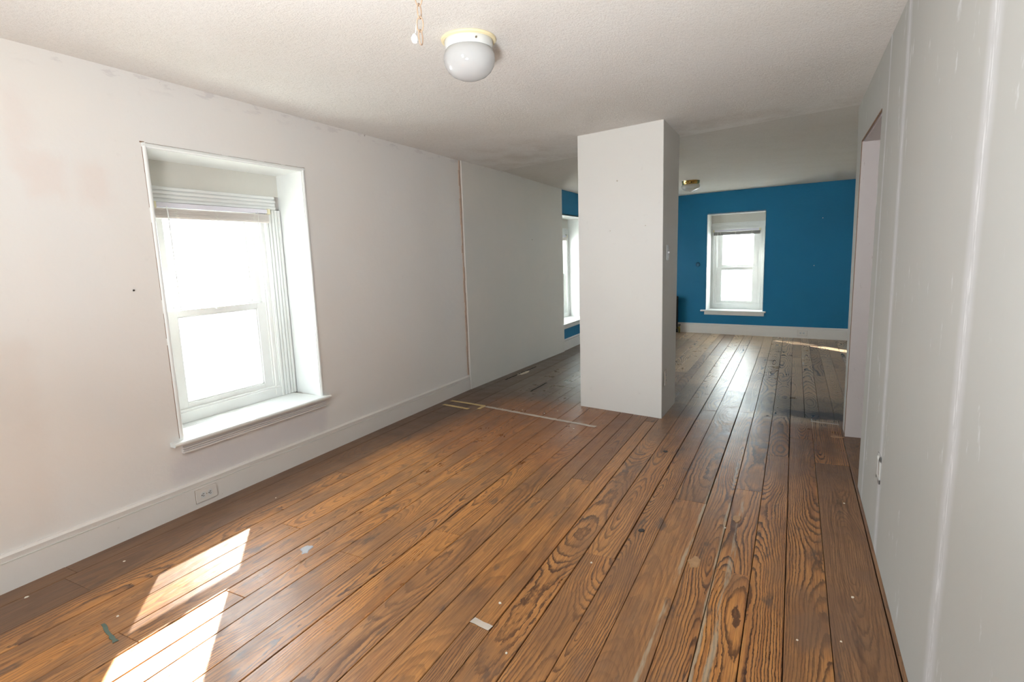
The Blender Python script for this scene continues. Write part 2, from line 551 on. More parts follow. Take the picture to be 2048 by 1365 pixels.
    for (x0, x1, y0, y1, soft, amt, col) in [
            (2.7, 3.9, 5.10, 5.70, 0.12, 0.5, srgb(84, 80, 66)),
            (3.0, 3.9, 4.98, 5.22, 0.05, 0.75, srgb(56, 56, 58)),
            (2.0, 2.9, 5.15, 5.9, 0.12, 0.4, srgb(92, 90, 82)),
            (-0.2, 1.7, 4.75, 9.0, 0.2, 0.8, srgb(92, 78, 66)),  # broad darker zone left of and behind the pillar
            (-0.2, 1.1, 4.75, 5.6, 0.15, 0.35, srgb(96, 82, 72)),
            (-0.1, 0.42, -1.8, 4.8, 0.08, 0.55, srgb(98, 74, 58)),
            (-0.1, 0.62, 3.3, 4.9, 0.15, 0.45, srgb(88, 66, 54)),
            (2.08, 2.75, 4.68, 5.08, 0.04, 0.6, srgb(138, 118, 100)),
            (0.95, 1.4, 4.75, 5.2, 0.05, 0.55, srgb(138, 118, 100)),
            (-0.1, 3.6, 3.9, 5.05, 0.45, 0.35, srgb(84, 60, 46))]:  # broad darker zone in front of the pillar
        mk = box_mask(t, x, y, x0, x1, y0, y1, soft, en)
        c = t.mix(t.math('MULTIPLY', mk, amt), c, col)
    # redder varnish patch in front of the pillar
    rd = box_mask(t, x, y, 0.6, 1.9, 3.2, 4.7, 0.25, en)
    c = t.mix(t.math('MULTIPLY', rd, 0.35), c, srgb(138, 76, 42))
    # pale scuffs and specks
    sp = t.noise(t.vec(t.math('MULTIPLY', x, 34.0), t.math('MULTIPLY', y, 26.0), 0.0), 1.0, 2, 0.5)
    c = t.mix(t.smooth(sp, 0.80, 0.84, 0.0, 0.5), c, srgb(205, 190, 176))
    # long pale filler streaks on the right-hand boards
    for (xa, xb, y0, y1, w) in [(2.655, 2.69, 1.2, 3.5, 0.007), (2.83, 2.79, 1.2, 3.9, 0.006), (2.868, 2.872, 1.6, 3.2, 0.010)]:
        line = t.math('ADD', xb, t.math('MULTIPLY', t.math('SUBTRACT', y, y1), (xb - xa) / (y1 - y0)))
        wob = t.math('MULTIPLY', t.math('SUBTRACT', t.noise(t.vec(0.0, t.math('MULTIPLY', y, 5.0), xa), 1.0, 3, 0.6), 0.5), 0.03)
        dd = t.math('ABSOLUTE', t.math('ADD', t.math('SUBTRACT', x, line), wob))
        mk = t.math('MULTIPLY', t.smooth(dd, w * 1.5, w * 0.5), t.math('MULTIPLY', t.smooth(y, y0, y0 + 0.1), t.smooth(y, y1 - 0.1, y1, 1.0, 0.0)))
        brk = t.smooth(t.noise(t.vec(t.math('MULTIPLY', x, 30.0), t.math('MULTIPLY', y, 3.0), 7.0), 1.0, 4, 0.6), 0.42, 0.55)
        c = t.mix(t.math('MULTIPLY', t.math('MULTIPLY', mk, brk), 0.7), c, srgb(176, 164, 142))
    rn = t.noise(P, 7.0, 4, 0.6)
    rough = t.math('ADD', t.math('MULTIPLY', rn, 0.30), t.math('ADD', 0.17, t.math('MULTIPLY', tone, 0.12)))
    rough = t.math('ADD', rough, t.math('MULTIPLY', amount, -0.04))
    rough = t.math('MULTIPLY', rough, t.math('SUBTRACT', 1.0, t.math('MULTIPLY', rear, 0.08)))
    h = t.math('ADD', t.math('MULTIPLY', late, t.math('MULTIPLY', con, 0.14)), t.math('MULTIPLY', fine, 0.22))
    h = t.math('ADD', h, t.math('MULTIPLY', t.noise(t.vec(t.math('MULTIPLY', x, 9.0), t.math('MULTIPLY', y, 5.0), 0.0), 1.0, 3, 0.5), 1.9))
    return t.done(t.pbr(c, rough, 0, t.bump(h, 0.40, 0.004), spec=0.5))


M_wood = wood_floor()

# outdoor materials
M_ground = plain('pale_yard', srgb(150, 150, 140), 0.9, var=0.2, scale=1)
M_siding = plain('neighbour_siding', srgb(226, 220, 222), 0.8)
M_roof = plain('neighbour_roof_shingle', srgb(150, 150, 156), 0.8, var=0.2, scale=5)
M_brickred = plain('neighbour_red_band', srgb(190, 130, 125), 0.8)
M_leaf = plain('tree_leaves', srgb(92, 112, 84), 0.7, var=0.3, scale=3)
M_bark = plain('tree_bark', srgb(92, 78, 66), 0.9)

# ------------------------------------------------------------------ structure
rnd = random.Random(7)
XR = 3.454          # room face of the right wall
YB = -1.8           # wall behind the camera
TOPZ = 2.62

# --- floor
floor = MB().box(-0.45, 5.4, YB - 0.15, 10.4, -0.16, -0.026).build('floor', M_joist)
tag(floor, 'old pine plank floor, orange varnish in front and grey worn boards behind', kind='structure')

front = [-0.02, .13, .355, .50, .635, .78, .92, 1.045, 1.145, 1.30, 1.45, 1.61, 1.755, 1.87, 2.005, 2.10, 2.245,
         2.39, 2.515, 2.69, 2.815, 2.958, 3.092]
ends_front = {1: [1.13, 4.05], 3: [3.2], 4: [1.92, 5.05], 5: [1.02, 3.45], 6: [1.38, 4.6], 7: [2.9, 5.0], 8: [1.83, 5.03],
              9: [0.6, 3.6], 10: [2.2, 4.9], 11: [0.9, 3.9], 12: [2.75], 13: [0.4, 3.1], 14: [1.63, 4.45], 15: [0.8, 3.7],
              16: [2.3], 17: [1.0, 4.95], 18: [3.05], 19: [5.0, 1.1], 20: [2.4, 3.32, 6.4], 21: [3.98], 2: [2.6]}


def plank(x0, x1, y0, y1, con, tone, off, dep):
    w, l = x1 - x0, y1 - y0
    g0, g1 = rnd.uniform(.0010, .0020), rnd.uniform(.0010, .0020)
    if rnd.random() < .25: g1 += .0025
    a, b = -w / 2 + g0, w / 2 - g1
    c, d = -l / 2 + .0006, l / 2 - .0006
    ch = .0016
    bm = bmesh.new()
    zt = [rnd.uniform(-.0006, .0006) for _ in range(4)]
    R0 = [bm.verts.new(q) for q in ((a, c, -.026), (b, c, -.026), (b, d, -.026), (a, d, -.026))]
    R1 = [bm.verts.new((q[0], q[1], -ch)) for q in ((a, c), (b, c), (b, d), (a, d))]
    R2 = [bm.verts.new((q[0], q[1], zt[i])) for i, q in enumerate(((a + ch, c + ch), (b - ch, c + ch), (b - ch, d - ch), (a + ch, d - ch)))]
    for A, B in ((R0, R1), (R1, R2)):
        for k in range(4):
            bm.faces.new((A[k], A[(k + 1) % 4], B[(k + 1) % 4], B[k]))
    bm.faces.new(R2)
    me = bpy.data.meshes.new('plank')
    bm.to_mesh(me); bm.free()
    me.materials.append(M_wood)
    o = bpy.data.objects.new('plank', me)
    COL.objects.link(o)
    o.parent = floor
    o.location = ((x0 + x1) / 2, (y0 + y1) / 2, 0)
    o['seed'] = rnd.random()
    o['grain_contrast'] = con
    o['tone'] = tone
    o['heart_offset'] = off
    o['heart_depth'] = dep
    return o


def lay(x0, x1, ys, region):
    for a, b in zip(ys, ys[1:]):
        mid = (a + b) / 2
        r = rnd.random()
        if x0 < 0.3:
            con, tone = rnd.uniform(.25, .5), rnd.uniform(.75, 1.0)
        elif region == 'rear' or mid > 5.4:
            con, tone = rnd.choice([.95, .9, .55, .3]), rnd.uniform(.1, .9)
        elif x0 < 1.6:
            con, tone = rnd.choice([.85, .6, .5, .7]), rnd.uniform(.0, .50)
        elif x0 < 2.6:
            con, tone = rnd.choice([.9, .4, .7, .35]), rnd.uniform(.25, .75)
        else:
            con, tone = rnd.choice([1.0, .95, .9]), rnd.uniform(.15, .5)
        if 3.2 < x0 < 3.4 and region == 'front' and mid < 4:
            con, tone = .55, .9
        if x0 > 3.43 and region == 'front': con, tone = .4, .95
        off = rnd.uniform(-.07, .07)
        dep = rnd.choice([0.02, .04, .08, .14, -.06, .2])
        plank(x0, x1, a, b, con, tone, off, dep)


for i, (a, b) in enumerate(zip(front, front[1:])):
    e = sorted(ends_front.get(i, []))
    ys = [YB] + e
    last = ys[-1]
    while True:
        nx = last + rnd.uniform(2.4, 4.2)
        if nx > 9.2: break
        ys.append(nx); last = nx
    ys.append(10.15)
    lay(a, b, ys, 'mixed')
for (a, b, ys) in [(3.092, 3.245, [YB, 1.5, 4.42, 5.0]), (3.245, 3.44, [YB, 0.6, 3.95, 5.0]), (3.44, 3.60, [YB, 2.1, 5.0]),
                   (3.60, 3.75, [2.0, 4.2, 5.0]), (3.75, 3.9, [2.0, 5.0]), (3.9, 4.06, [2.0, 3.5, 5.0]), (4.06, 4.22, [2.0, 5.0]),
                   (4.22, 4.4, [2.0, 5.0])]:
    lay(a, b, ys, 'front')
rear = [3.092, 3.20, 3.308, 3.416, 3.53, 3.655, 3.79, 3.91, 4.05, 4.17, 4.31, 4.45, 4.58, 4.71, 4.86, 5.0, 5.15]
for i, (a, b) in enumerate(zip(rear, rear[1:])):
    ys = [5.0]
    last = 5.0
    while True:
        nx = last + rnd.uniform(1.1, 3.4)
        if nx > 9.4: break
        ys.append(nx); last = nx
    ys.append(10.15)
    lay(a, b, ys, 'rear')

# --- ceiling
bm = MB()
# front field and rear field meet along the line of the removed partition
FL = [(-0.45, YB - .15, 2.40), (5.4, YB - .15, 2.40)]
cx = lambda x: 5.264 + (x - 2.105) * -.236
pts = {}
rows = [
    [(-.45, YB - .15, 2.40), (2.1, YB - .15, 2.40), (3.6, YB - .15, 2.40), (5.4, YB - .15, 2.40)],
    [(-.45, 2.0, 2.40), (2.1, 2.0, 2.40), (3.6, 2.0, 2.40), (5.4, 2.0, 2.40)],
    [(-.45, 4.2, 2.386), (2.1, 4.2, 2.40), (3.6, 4.2, 2.41), (5.4, 4.2, 2.41)],
    [(-.45, cx(-.45), 2.358), (2.1, cx(2.1), 2.40), (3.6, cx(3.6), 2.412), (5.4, cx(5.4), 2.41)],
    [(-.45, 7.45, 2.300), (2.1, 7.45, 2.357), (3.6, 7.45, 2.365), (5.4, 7.45, 2.36)],
    [(-.45, 10.4, 2.285), (2.1, 10.1, 2.318), (3.6, 10.0, 2.316), (5.4, 10.0, 2.31)]]
for r0, r1 in zip(rows, rows[1:]):
    for k in range(3):
        q = [r0[k], r0[k + 1], r1[k + 1], r1[k]]
        bm.hexa([*q, *[(p_[0], p_[1], 2.60) for p_ in q]])
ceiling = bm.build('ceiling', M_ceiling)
tag(ceiling, 'off-white stippled ceiling with a faint crease where a partition was removed', kind='structure')

roof = MB().box(-0.9, 5.9, YB - .6, 10.9, 2.62, 2.8).build('roof_deck', M_roof)
tag(roof, 'roof deck above the rooms', kind='structure')

# --- left wall (front, x = 0)
WY0, WY1, WZ0, WZ1 = 1.83, 2.87, 0.41, 2.04
bm = MB()


def wallx(bm, y0, y1, z0, z1, xa=0.0, xb=None, t=.36, mi=0, b0=0.0, b1=0.0):
    """piece of a wall whose room face runs from x=xa at y0 to x=xb at y1"""
    xb = xa if xb is None else xb
    bm.hexa([(-t, y0 + b0, z0), (xa, y0, z0), (xb, y1, z0), (-t, y1 + b1, z0), (-t, y0 + b0, z1), (xa, y0, z1), (xb, y1, z1), (-t, y1 + b1, z1)], mi)


wallx(bm, YB - .15, WY0, -.16, 2.45, b1=-.045)
wallx(bm, WY1, 4.925, -.16, 2.45, b0=.06)
wallx(bm, WY0, WY1, -.16, WZ0 + .005, b0=-.045, b1=.06)
wallx(bm, WY0, WY1, WZ1, 2.45, b0=-.045, b1=.06)
wall_left = bm.build('wall_left', M_wall_left)
tag(wall_left, 'white plaster wall with the deep near window', kind='structure')
# rear part of the left wall: drywall panel then blue wall with second window
bm = MB()
wallx(bm, 4.935, 7.40, -.16, 2.45, .024, .125)
pan = bm.build('wall_panel', M_panel)
tag(pan, 'grey-white drywall panel between the white and blue parts of the left wall', kind='structure')
bm = MB()
W2Y0, W2Y1, W2Z0, W2Z1 = 7.425, 8.47, .40, 1.965
wallx(bm, 7.40, W2Y0, -.16, 2.45, .09)
wallx(bm, W2Y1, 10.3, -.16, 2.45, .09)
wallx(bm, W2Y0, W2Y1, -.16, W2Z0 - .005, .09)
wallx(bm, W2Y0, W2Y1, W2Z1, 2.45, .09)
wl2 = bm.build('wall_left_rear', M_blue)
tag(wl2, 'blue painted wall on the left behind the white pillar', kind='structure')
# exposed edge down the joint
bm = MB()
prev = 0.0
r2 = random.Random(3)
zz = 0.16
while zz < 2.37:
    hgt = r2.uniform(.05, .16)
    w = r2.uniform(.006, .018)
    z1 = min(2.375, zz + hgt)
    bm.box(-.01, .004 + r2.uniform(0, .006), 4.922 - w, 4.934, zz, z1)
    zz = z1
o = bm.build('trim_1', M_rust)
tag(o, 'ragged brown crack running up the joint of the left wall', kind='structure')

# --- far blue wall  (y + .1479 x = 10.0009)
TH = math.atan(-.1479)
FU = Vector((math.cos(TH), math.sin(TH), 0))
FN = Vector((-math.sin(TH), math.cos(TH), 0))
FO = Vector((1.762, 9.7402, 0))
W3W, W3Z0, W3Z1 = .89, .40, 1.972


def farpiece(bm, a0, a1, z0, z1, t=.40):
    q = [FO + FU * a0, FO + FU * a1, FO + FU * a1 + FN * t, FO + FU * a0 + FN * t]
    bm.hexa([(v.x, v.y, z0) for v in q] + [(v.x, v.y, z1) for v in q])


bm = MB()
farpiece(bm, -2.2, 0, -.16, 2.42)
farpiece(bm, W3W, 3.7, -.16, 2.42)
farpiece(bm, 0, W3W, -.16, W3Z0 - .005)
farpiece(bm, 0, W3W, W3Z1, 2.42)
wf = bm.build('wall_far', M_blue)
tag(wf, 'bright blue far wall with one window', kind='structure')

# --- right wall with doorway, end leans a little
DY0, DY1, DH = 3.62, 4.60, 2.104
XE = 3.556
bm = MB()
bm.box(XR, XE, YB - .15, DY0, -.16, 2.45)
bm.hexa([(XR, DY0, DH), (XE, DY0, DH), (XE, 4.95, DH), (XR, 4.95, DH),
         (XR, DY0, 2.45), (XE, DY0, 2.45), (XE, 5.06, 2.45), (XR, 5.06, 2.45)])
bm.hexa([(XR, DY1, -.16), (XE, DY1, -.16), (XE, 4.78, -.16), (XR, 4.78, -.16),
         (XR, DY1, DH), (XE, DY1, DH), (XE, 4.95, DH), (XR, 4.95, DH)])
wr = bm.build('wall_right', M_wall_right)
tag(wr, 'pale grey drywall wall with joint compound streaks and a narrow doorway', kind='structure')

bm = MB()
bm.box(-.45, 1.35, YB - .15, YB, -.16, 2.45)
bm.box(2.15, 5.4, YB - .15, YB, -.16, 2.45)
bm.box(1.35, 2.15, YB - .15, YB, -.16, .75)
bm.box(1.35, 2.15, YB - .15, YB, 2.05, 2.45)
o = bm.build('wall_back', M_plaster)
tag(o, 'plaster wall behind the viewpoint', kind='structure')
bm = MB()
bm.box(5.2, 5.35, YB, 7.35, -.16, 2.45)
bm.box(5.2, 5.35, 7.85, 10.2, -.16, 2.45)
bm.box(5.2, 5.35, 7.35, 7.85, -.16, 1.1)
bm.box(5.2, 5.35, 7.35, 7.85, 1.6, 2.45)
bm.box(XE, 5.2, 4.80, 4.92, -.16, 2.45)
bm.box(XE, 5.2, 2.0, 2.1, -.16, 2.45)
o = bm.build('wall_side', M_plaster)
tag(o, 'side walls of the stair closet and rear room', kind='structure')

# door lining
door = empty('door_1', (XR, DY0, 0))
tag(door, 'narrow open doorway in the right wall with old white jamb', kind='structure')
L = DY1 - DY0
bm = MB().box(.0, XE - XR, L - .012, L, 0.0, DH - .01); o = bm.build('jamb', M_jamb, door)
bm = MB().box(.012, XE - XR, 0, L, DH - .012, DH); o = bm.build('head_jamb', M_jamb, door)
bm = MB().box(XE - XR, XE - XR + .018, L - .055, L + .06, 0.0, DH + .02); bm.build('casing', M_rawwood, door)
bm = MB().box(-.004, .006, L - .004, L + .003, 0.0, DH); bm.build('edge_crack', M_crack_and_shadow, door)
bm = MB().box(-.003, .004, .0, L, DH - .006, DH + .001); bm.build('edge_crack', M_crack_and_shadow, door)

# --- pillar
pil = MB().hexa([(1.345, 4.712, -.01), (2.122, 4.566, -.01), (2.127, 5.112, -.01), (1.35, 5.26, -.01),
                 (1.388, 4.612, 2.41), (2.136, 4.492, 2.41), (2.127, 5.20, 2.41), (1.385, 5.32, 2.41)]).build('pillar', M_pillar, bevel=.006)
tag(pil, 'square white painted pillar boxing a chimney in the middle of the room', 'pillar')
for (px, pz, r) in [(1.745, 1.985, .006), (1.676, 1.585, .004), (1.985, 1.61, .004)]:
    yy = 4.712 - .188 * (px - 1.345) - .036 * pz / 2.4 * 2
    # small drilled hole, a shallow dark plug in the face
    f = (px - 1.345) / .777
    fz = pz / 2.41
    yb_ = 4.712 + (4.566 - 4.712) * f
    yt_ = 4.612 + (4.492 - 4.612) * ((px - 1.388) / .748)
    yf = yb_ + (yt_ - yb_) * fz
    bm = MB().lathe([(0, -.002), (r, -.0015), (r * 1.1, .002)], 10, axis='y')
    o = bm.build('nail_hole', M_tapegrey, pil, (px, yf, pz))

# --- baseboards
def base_prof(h, t=.02):
    return [(0, 0), (t, 0), (t, h - .042), (t - .006, h - .038), (t - .004, h - .028), (t - .002, h - .012), (t - .010, h - .004), (t - .012, h), (0, h)]


bl = empty('baseboard_left', (0, YB, 0))
tag(bl, 'white moulded baseboard along the left wall', kind='structure')
bm = MB()
bm.prism((base_prof(.198), base_prof(.170)), (0, 0, -.004), (0, 3.65, -.004), (1, 0, 0), (0, 0, 1))
bm.prism((base_prof(.170), base_prof(.158)), (0, 3.65, -.004), (0, 6.722, -.004), (1, 0, 0), (0, 0, 1))
bm.build('board', M_base, bl)
bm = MB()
bm.prism([(0, 0), (.0215, 0), (.0215, .0022), (0, .0022)], (0, 0, .152), (0, 3.65, .127), (1, 0, 0), (0, 0, 1))
bm.prism([(0, 0), (.0215, 0), (.0215, .0022), (0, .0022)], (0, 3.65, .127), (0, 6.72, .113), (1, 0, 0), (0, 0, 1))
bm.build('groove_line', M_plaster, bl)
b2 = MB().prism((base_prof(.17)), (.09, 7.40, -.004), (.09, 9.98, -.004), (1, 0, 0), (0, 0, 1)).build('baseboard_left_rear', M_base)
tag(b2, 'white baseboard under the blue wall beside the left rear window', kind='structure')
p0 = FO + FU * -1.9; p1 = FO + FU * 3.5
bf = MB().prism((base_prof(.168), base_prof(.182)), (p0.x, p0.y, -.004), (p1.x, p1.y, -.004), -FN, (0, 0, 1)).build('baseboard_far', M_base)
tag(bf, 'white baseboard along the far blue wall', kind='structure')


# ------------------------------------------------------------------ windows
def grooved(bm, a0, a1, z0, z1, d, n, along, t=.02):
    """board with n raised ribs; ribs run along 'a' or 'z'"""
    bm.box(a0, a1, d - t * .5, d + .01, z0, z1)
    span = (z1 - z0) if along == 'a' else (a1 - a0)
    st = span / n
    for k in range(n):
        s0 = (z0 if along == 'a' else a0) + st * k + st * .16
        s1 = s0 + st * .68
        dd = d - t * (1.0 if k % 2 == 0 else .8)
        if along == 'a':
            bm.box(a0, a1, dd, d - t * .5, s0, s1)
        else:
            bm.box(s0, s1, dd, d - t * .5, z0, z1)


def make_window(name, label, O, rz, Wd, zs, zh, D, g0, g1, c0, c1, zc_bot, zc_top, glass, beads, splay, veilmats, apron_h=.055):
    w = empty(name, O, rz)
    tag(w, label, kind='structure')
    s0, s1 = splay
    e = .006
    # reveal linings
    MB().hexa([(-e, 0, zs), (.004, 0, zs), (-s0 + .004, D, zs), (-s0 - .03, D, zs),
               (-e, 0, zh), (.004, 0, zh), (-s0 + .004, D, zh), (-s0 - .03, D, zh)]).build('reveal_side', M_wintrim, w)
    MB().hexa([(Wd - .004, 0, zs), (Wd + e, 0, zs), (Wd + s1 + .03, D, zs), (Wd + s1 - .004, D, zs),
               (Wd - .004, 0, zh), (Wd + e, 0, zh), (Wd + s1 + .03, D, zh), (Wd + s1 - .004, D, zh)]).build('reveal_side', M_wintrim, w)
    MB().hexa([(0, 0, zh - .004), (Wd, 0, zh - .004), (Wd + s1, D, zh - .004), (-s0, D, zh - .004),
               (0, 0, zh + .02), (Wd, 0, zh + .02), (Wd + s1, D, zh + .02), (-s0, D, zh + .02)]).build('reveal_head', M_wintrim, w)
    # header plaster over the casing
    MB().box(-s0, Wd + s1, D - .004, D + .03, zc_top, zh).build('header_panel', M_header, w)
    # casing
    bm = MB(); grooved(bm, c0 - .10, c1 + .10, zc_bot, zc_top, D, 4, 'a'); bm.build('casing_head', M_wintrim, w, bevel=.0015)
    for (a, b) in ((-s0, c0), (c1, Wd + s1 - .01)):
        bm = MB(); grooved(bm, a, b, zs, zc_bot, D, 5, 'z'); bm.build('casing_side', M_wintrim, w, bevel=.0015)
    # sub-sill face board
    zf = glass[0] - .045
    MB().box(c0 - .02, c1 + .02, D - .016, D + .05, zs, zf).build('sub_sill', M_wintrim, w, bevel=.003)
    # vinyl frame
    bm = MB()
    fo, d0 = .028, D + .0
    bm.box(c0, c0 + fo, d0, d0 + .10, zf, zc_bot)
    bm.box(c1 - fo, c1, d0, d0 + .10, zf, zc_bot)
    bm.box(c0, c1, d0, d0 + .10, zc_bot - .03, zc_bot)
    bm.box(c0, c1, d0 - .004, d0 + .10, zf - .012, zf + .012)
    # side tracks
    bm.box(c0 + fo, c0 + fo + .012, d0 + .012, d0 + .10, zf, zc_bot)
    bm.box(c1 - fo - .012, c1 - fo, d0 + .012, d0 + .10, zf, zc_bot)
    bm.build('window_frame', M_vinyl, w, bevel=.002)
    zl0, zl1, zu0, zu1 = glass
    # lower sash (inner), upper sash (outer)
    for nm, zz0, zz1, dd, rb, rt in (('lower_sash', zl0, zl1, D + .018, .036, .040), ('upper_sash', zu0, zu1, D + .052, .045, .04)):
        bm = MB()
        sw = g0 - (c0 + fo + .008)
        swr = (c1 - fo - .008) - g1
        bm.box(g0 - sw, g0, dd, dd + .03, zz0 - rb, zz1 + rt)
        bm.box(g1, g1 + swr, dd, dd + .03, zz0 - rb, zz1 + rt)
        bm.box(g0, g1, dd, dd + .03, zz0 - rb, zz0)
        bm.box(g0, g1, dd, dd + .03, zz1, zz1 + rt)
        # glazing bead
        gb = .008
        bm.box(g0, g0 + gb, dd + .008, dd + .024, zz0, zz1)
        bm.box(g1 - gb, g1, dd + .008, dd + .024, zz0, zz1)
        bm.box(g0, g1, dd + .008, dd + .024, zz0, zz0 + gb)
        bm.box(g0, g1, dd + .008, dd + .024, zz1 - gb, zz1)
        if nm == 'lower_sash':
            bm.box((g0 + g1) / 2 - .03, (g0 + g1) / 2 + .03, dd - .012, dd, zz1 + rt - .012, zz1 + rt + .002)
        sash = bm.build(nm, M_vinyl, w, bevel=.002)
        MB().box(g0 + .002, g1 - .002, dd + .014, dd + .018, zz0 + .002, zz1 - .002).build('pane', M_glass, sash)
    # screen or film outside the sashes
    for (mt, nm, a0, a1, z0, z1) in veilmats:
        MB().box(a0, a1, D + .104, D + .106, z0, z1).build(nm, mt, w)
    # outer stops so daylight enters only through the sashes
    bm = MB()
    bm.box(-s0 - .03, c0 + .01, D + .02, D + .11, zs - .02, zh + .02)
    bm.box(c1 - .01, Wd + s1 + .03, D + .02, D + .11, zs - .02, zh + .02)
    bm.box(c0, c1, D + .02, D + .11, zc_bot - .005, zh + .02)
    bm.box(c0, c1, D + .05, D + .11, zs - .02, zf)
    bm.build('brick_mould', M_trim, w)
    # stool and apron
    bm = MB()
    T = .024
    no = .05
    pr = [(-no + .006, zs - T), (-no, zs - T * .6), (-no, zs - .006), (-no + .005, zs - .001), (-no + .012, zs), (D + .01, zs), (D + .01, zs - T)]
    bm.prism([(q[0], q[1]) for q in pr], (0.0, 0, 0), (Wd, 0, 0), (0, 1, 0), (0, 0, 1))
    prh = [(-no + .006, zs - T), (-no, zs - T * .6), (-no, zs - .006), (-no + .005, zs - .001), (-no + .012, zs), (-.0005, zs), (-.0005, zs - T)]
    bm.prism(prh, (-.078, 0, 0), (0, 0, 0), (0, 1, 0), (0, 0, 1))
    bm.prism(prh, (Wd, 0, 0), (Wd + .052, 0, 0), (0, 1, 0), (0, 0, 1))
    bm.build('sill', M_wintrim if not beads else M_wintrim, w)
    bm = MB()
    za = zs - T
    bm.box(-.02, Wd + .025, -.015, 0, za - apron_h, za)
    for k, (q0, q1, dd) in enumerate(((.0, .010, .026), (.0145, .022, .022), (.0265, .034, .026))):
        bm.box(-.02, Wd + .025, -dd, -.014, za - apron_h + q0, za - apron_h + q1)
    bm.build('apron', M_apron if beads else M_trim, w, bevel=.0015)
    if beads:
        r = .011
        half = [(r * math.cos(a), -r * .9 * math.sin(a)) for a in [math.pi * k / 6 for k in range(7)]]
        for (pa, pb) in (((-.010, 0, zs), (-.010, 0, zh + .02)), ((Wd + .010, 0, zs), (Wd + .010, 0, zh + .02))):
            MB().prism(half, pa, pb, (1, 0, 0), (0, 1, 0)).build('corner_bead', M_wintrim, w, smooth=True)
        MB().prism(half, (-.02, 0, zh + .010), (Wd + .02, 0, zh + .010), (0, 0, 1), (0, 1, 0)).build('corner_bead', M_wintrim, w, smooth=True)
        # dark hairline where the bead pulled away from the plaster
        r3 = random.Random(5)
        bm = MB()
        for (side) in (-1, 1):
            z_ = zs + .01
            while z_ < zh + .015:
                z2 = min(zh + .02, z_ + r3.uniform(.05, .2))
                ww = r3.uniform(.0008, .0026)
                a_ = -.0215 if side < 0 else Wd + .0215
                bm.box(min(a_, a_ - ww), max(a_, a_ - ww) + .0004, -.0012, .001, z_, z2) if side < 0 else bm.box(a_, a_ + ww, -.0012, .001, z_, z2)
                z_ = z2 + (r3.uniform(0, .08) if r3.random() < .4 else 0)
        a_ = -.02
        while a_ < Wd + .02:
            a2 = min(Wd + .022, a_ + r3.uniform(.05, .2))
            bm.box(a_, a2, -.0012, .001, zh + .021, zh + .021 + r3.uniform(.0008, .0022))
            a_ = a2 + (r3.uniform(0, .06) if r3.random() < .3 else 0)
        bm.box(-.030, -.008, -.002, .001, zh + .019, zh + .026)
        bm.box(Wd + .008, Wd + .026, -.002, .001, zh + .018, zh + .024)
        bm.build('paint_crack', M_crack_and_shadow, w)
    return w


R90 = math.pi / 2
make_window('window_1', 'deep white window in the white left wall with grooved casing and raised blind', (0, WY0, 0), R90, WY1 - WY0,
            .43, 2.035, .31, .255, .832, .145, .94, 1.785, 1.882, (.545, 1.095, 1.150, 1.70), True, (.03, .048),
            [(M_screen, 'insect_screen', .15, .935, .46, 1.185)])
make_window('window_2', 'white window in the blue wall seen in the gap left of the pillar', (.09, W2Y0, 0), R90, W2Y1 - W2Y0,
            .40, 1.96, .30, .25, .83, .145, .94, 1.72, 1.81, (.52, 1.06, 1.11, 1.64), False, (.0, .0),
            [(M_film_thin, 'plastic_film', .17, .92, .46, 1.70)])
make_window('window_3', 'white window in the far blue wall with cloudy panes', (FO.x, FO.y, 0), TH, W3W,
            .40, 1.967, .25, .168, .668, .055, .785, 1.73, 1.832, (.53, 1.058, 1.13, 1.655), False, (.0, .0),
            [(M_film, 'plastic_film', .10, .655, .47, 1.10), (M_film_thin, 'plastic_film', .10, .655, 1.105, 1.72)])


def added_window(name, label, O, rz, w, h):
    e = empty(name, O, rz)
    tag(e, label, kind='structure')
    for (x0, x1, z0, z1) in ((0, .04, 0, h), (w - .04, w, 0, h), (.04, w - .04, 0, .05), (.04, w - .04, h - .04, h), (.04, w - .04, h / 2 - .02, h / 2 + .02)):
        MB().box(x0, x1, .05, .10, z0, z1).build('frame', M_vinyl, e, bevel=.002)
    MB().box(.03, w - .03, .072, .077, .03, h - .03).build('pane', M_glass, e)
    return e


added_window('added_window_4', 'added unseen window behind the viewpoint, letting in fill light', (2.15, YB, .75), math.pi, .80, 1.30)  # unseen window added so skylight fills the front room
added_window('added_window_5', 'small added window, unseen, lighting the rear room from the side', (5.2, 7.85, 1.1), -math.pi / 2, .50, .50)  # unseen window added to brighten the rear room and pillar side

